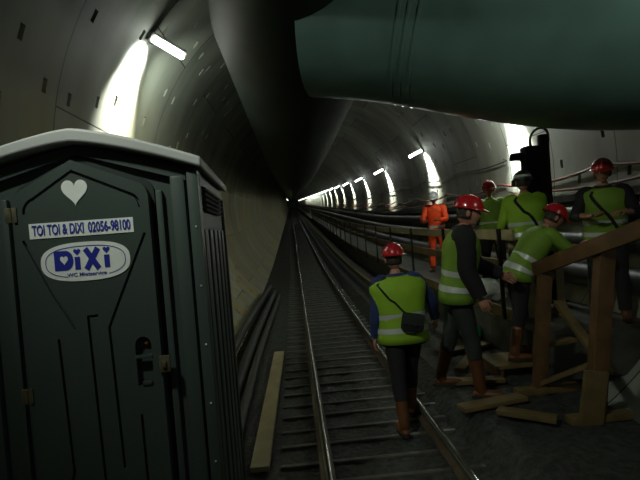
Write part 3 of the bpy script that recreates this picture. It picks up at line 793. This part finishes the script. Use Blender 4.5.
    for sx in (-1, 1):
        sh, el, wr = J['sh', sx], J['el', sx], J['wr', sx]
        inn = off + T((sx * .10, 0, .47)); end = el + (wr - el) * (.95 if sleeve >= 1 else sleeve)
        pts = [inn, sh, sh + (el - sh) * .5, el, el + (end - el) * .5, end] if sleeve > 0 else [inn, sh, sh + (el - sh) * .55]
        rd = [.07, .074, .066, .058, .053, .045] if sleeve > 0 else [.07, .068, .062]
        p, r_ = smooth_path(pts, [x * s * sr for x in rd], 4); b.tube(p, r_, 14)
    b.build('jacket' if full else 'shirt', M[full or shirt], t, 60)
    if not full:
        vh = [-.10, -.04, .02, .10, .18, .26, .34, .40, .44, .47, .495, .515, .53]
        b = MB(); b.loft([ring(h, 1.07 if h < .42 else 1.06) for h in vh], False); vo = b.build('vest', M[vest], t, 60)
        md = vo.modifiers.new('s', 'SOLIDIFY'); md.thickness = .006; md.offset = 1
        if band:
            for z in ((.0, .05), (.13, .18)):
                b = MB(); b.loft([ring(z[0], 1.125), ring((z[0] + z[1]) / 2, 1.127), ring(z[1], 1.125)], False); b.build('reflective_band', M['silver'], vo, 60)
        if vestopen:   # dark opening strip at the flank / front
            pass
    else:
        b = MB(); b.loft([ring(.05, 1.03), ring(.10, 1.03)], False); b.build('reflective_band', M['silver'], t, 60)
    # ---- trousers
    b = MB(); b.loft([ring(h, .96) for h in (-.12, -.05, .02, .07)])
    for sx in (-1, 1):
        hip, kn, an = J['hip', sx], J['kn', sx], J['an', sx]; end = kn + (an - kn) * (.92 if short >= 1 else short)
        pts = [hip + Vector((-sx * .01, 0, .03)) * s, hip + (kn - hip) * .3, kn + (hip - kn) * .15, kn, kn + (end - kn) * .5, end]
        p, r_ = smooth_path(pts, [x * s for x in (.098, .096, .076, .072, .070, .064)], 4); b.tube(p, r_, 16)
    b.build('trousers', M[full or trousers], t, 60)
    # ---- boots
    for sx in (-1, 1):
        kn, an = J['kn', sx], J['an', sx]; yaw = Vector((sx * .12, 1, 0)).normalized()
        dd = (kn - an).normalized()
        b = MB(); p, r_ = smooth_path([an + dd * .26 * s, an + dd * .14 * s, an + dd * .02 * s, an + Vector((0, .015, -.035)) * s], [x * s for x in (.062, .056, .050, .048)], 4); b.tube(p, r_, 16)
        bx = an + Vector((0, 0, -.045)) * s
        p, r_ = smooth_path([bx - yaw * .065 * s, bx - yaw * .03 * s, bx + yaw * .06 * s, bx + yaw * .14 * s, bx + yaw * .19 * s], [x * s for x in (.020, .040, .044, .042, .018)], 4)
        b.tube(p, r_, 14, flat=.8); bo = b.build('boot', M[boots], t, 60)
        b = MB(); sz = an.z - .078 * s; ctr = an.copy(); rings = []
        out = []
        for j in range(20):
            a = 2 * math.pi * j / 20; px = yaw.cross(Vector((0, 0, 1)))
            out.append(an + yaw * (.06 + .135 * math.cos(a)) * s + px * (.046 * math.sin(a)) * s)
        b.loft([[Vector((q.x, q.y, sz - .010 * s)) for q in out], [Vector((q.x, q.y, sz + .014 * s)) for q in out]]); b.build('sole', M['sole'], bo, 40)
    # ---- strap across the chest or back
    if strap:
        front = strap.get('front', False); a0, a1 = strap['ang']; h0, h1 = strap['h']
        b = MB(); pts = []
        for i in range(13):
            q = i / 12; pts.append(surf(h0 + (h1 - h0) * q, a0 + (a1 - a0) * q, 1.15))
        b.tube(pts, .018 * s, 8, flat=.5); b.build('strap', M['blackcloth'], t, 60)
    t['_'] = 0; del t['_']
    return t, surf, ring

# 1: the worker seen from behind between the rails, with a shoulder bag
p1, surf1, ring1 = person((.94, 4.1, .03), R(2), 1.73, 'worker seen from behind walking on the track in red helmet, green vest and blue sleeves', lean=4, side=-2,
    arms={-1: dict(f=-6, b=9, e=18), 1: dict(f=10, b=34, e=24)}, legs={-1: dict(f=-14, b=1, k=2), 1: dict(f=22, b=0, k=14)},
    shirt='bluecloth', trousers='blackcloth', short=.45, bulk=1.32)
bag = empty('shoulder_bag', p1.location, R(2), label='black shoulder bag hanging on the back of the worker on the track', cat='bag')
c = surf1(.10, 172, 1.13) + Vector((0, -.045, 0))
b = MB(); b.box(c, (.20, .085, .16), Euler((0, R(12), 0)), bev=.03); b.build('bag_body', M['blackcloth'], bag)
b = MB(); b.box(c + Vector((0, -.044, .03)), (.19, .012, .095), Euler((0, R(12), 0)), bev=.005); b.build('flap', M['greycloth'], bag)
b = MB(); b.box(c + Vector((.0, -.053, -.018)), (.03, .01, .02), Euler((0, R(12), 0)), bev=.003); b.build('buckle', M['steel'], bag)
pts = [surf1(.16 + (.50 - .16) * q, 172 + (235 - 172) * q, 1.09) for q in [i / 10 for i in range(11)]]
b = MB(); b.tube([c + Vector((-.05, 0, .07))] + pts[1:] + [surf1(.535, 250, 1.2)], .016, 8, flat=.5); b.build('strap', M['blackcloth'], bag, 60)

# 2: big worker in profile walking to the right
person((1.56, 4.32, .19), R(-108), 1.97, 'tall worker in profile in red helmet and black sleeves, next to the right rail', lean=9, head=(8, 0),
    arms={1: dict(f=2, b=5, e=20), -1: dict(f=22, b=8, e=40)}, legs={-1: dict(f=-12, b=3, k=4), 1: dict(f=12, b=3, k=6)},
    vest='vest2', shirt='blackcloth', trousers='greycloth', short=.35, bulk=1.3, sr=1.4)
# 3: the worker bending over
person((2.40, 4.76, .345), R(-96), 1.80, 'worker bending forward over the timber barrier in red helmet and green vest', lean=36, head=(16, 0),
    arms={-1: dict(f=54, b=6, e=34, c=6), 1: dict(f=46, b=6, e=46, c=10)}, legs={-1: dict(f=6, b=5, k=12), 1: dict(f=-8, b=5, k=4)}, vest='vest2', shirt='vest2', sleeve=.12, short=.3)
# 4: back turned, dark helmet with a white band
person((3.12, 5.85, .6), R(-14), 1.90, 'worker with his back turned in dark helmet with white band, before the signal', lean=3,
    arms={-1: dict(f=8, b=18, e=30), 1: dict(f=14, b=14, e=50, c=20)}, helmet='helmetd', helmet_band=True, shirt='vest', strap=dict(ang=(215, 150), h=(.50, .05)), bulk=1.25)
# 5: behind him, red helmet
person((3.50, 7.75, .62), R(150), 1.93, 'farther worker with red helmet and dark face, between the tall worker and the signal', lean=4, head=(12, 0),
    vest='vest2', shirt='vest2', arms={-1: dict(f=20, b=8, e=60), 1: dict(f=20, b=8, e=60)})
# 6: orange suit, white helmet
person((3.50, 10.8, .67), R(150), 1.97, 'worker in bright orange suit and white helmet on the walkway', lean=10, head=(14, 10), full='orange', helmet='helmetw',
    arms={-1: dict(f=22, b=14, e=62, c=30), 1: dict(f=22, b=14, e=62, c=30)})
# 7: facing the camera at the right edge
person((3.60, 5.0, .6), R(146), 1.88, 'worker facing the camera at the right edge in red helmet, forearms folded on the barrier', lean=6, head=(6, 0), vest='vest2', shirt='blackcloth', sleeve=.35,
    arms={-1: dict(f=28, b=18, e=66, c=40), 1: dict(f=28, b=18, e=60, c=45)}, strap=dict(ang=(30, -30), h=(.50, .05)), bulk=1.2)

# ------------------------------------------------------------------ camera
f = 450.0; th = R(4.5)
v = Vector(((293 - 320) / f, (240 - 232) / f, -1.0)).normalized()
up = Vector((-math.sin(th), math.cos(th), 0)); up = (up - v * up.dot(v)).normalized()
xr = v.cross(up)
rot = Matrix((xr, v, up))     # rows are the world's axes seen by the camera
cam = bpy.data.cameras.new('camera'); cam.sensor_width = 36; cam.lens = f / 640 * 36; cam.clip_end = 600; cam.clip_start = .05
co = bpy.data.objects.new('camera', cam); col.objects.link(co)
co.matrix_world = Matrix.Translation((0, 0, 1.9)) @ rot.to_4x4()
scene.camera = co

w = bpy.data.worlds.new('World'); scene.world = w; w.use_nodes = True
w.node_tree.nodes['Background'].inputs[0].default_value = (.5, .7, .55, 1); w.node_tree.nodes['Background'].inputs[1].default_value = .004
scene.view_settings.view_transform = 'Standard'; scene.view_settings.look = 'None'
scene.view_settings.exposure = -0.45; scene.view_settings.gamma = 1.0; scene.view_settings.use_curve_mapping = False
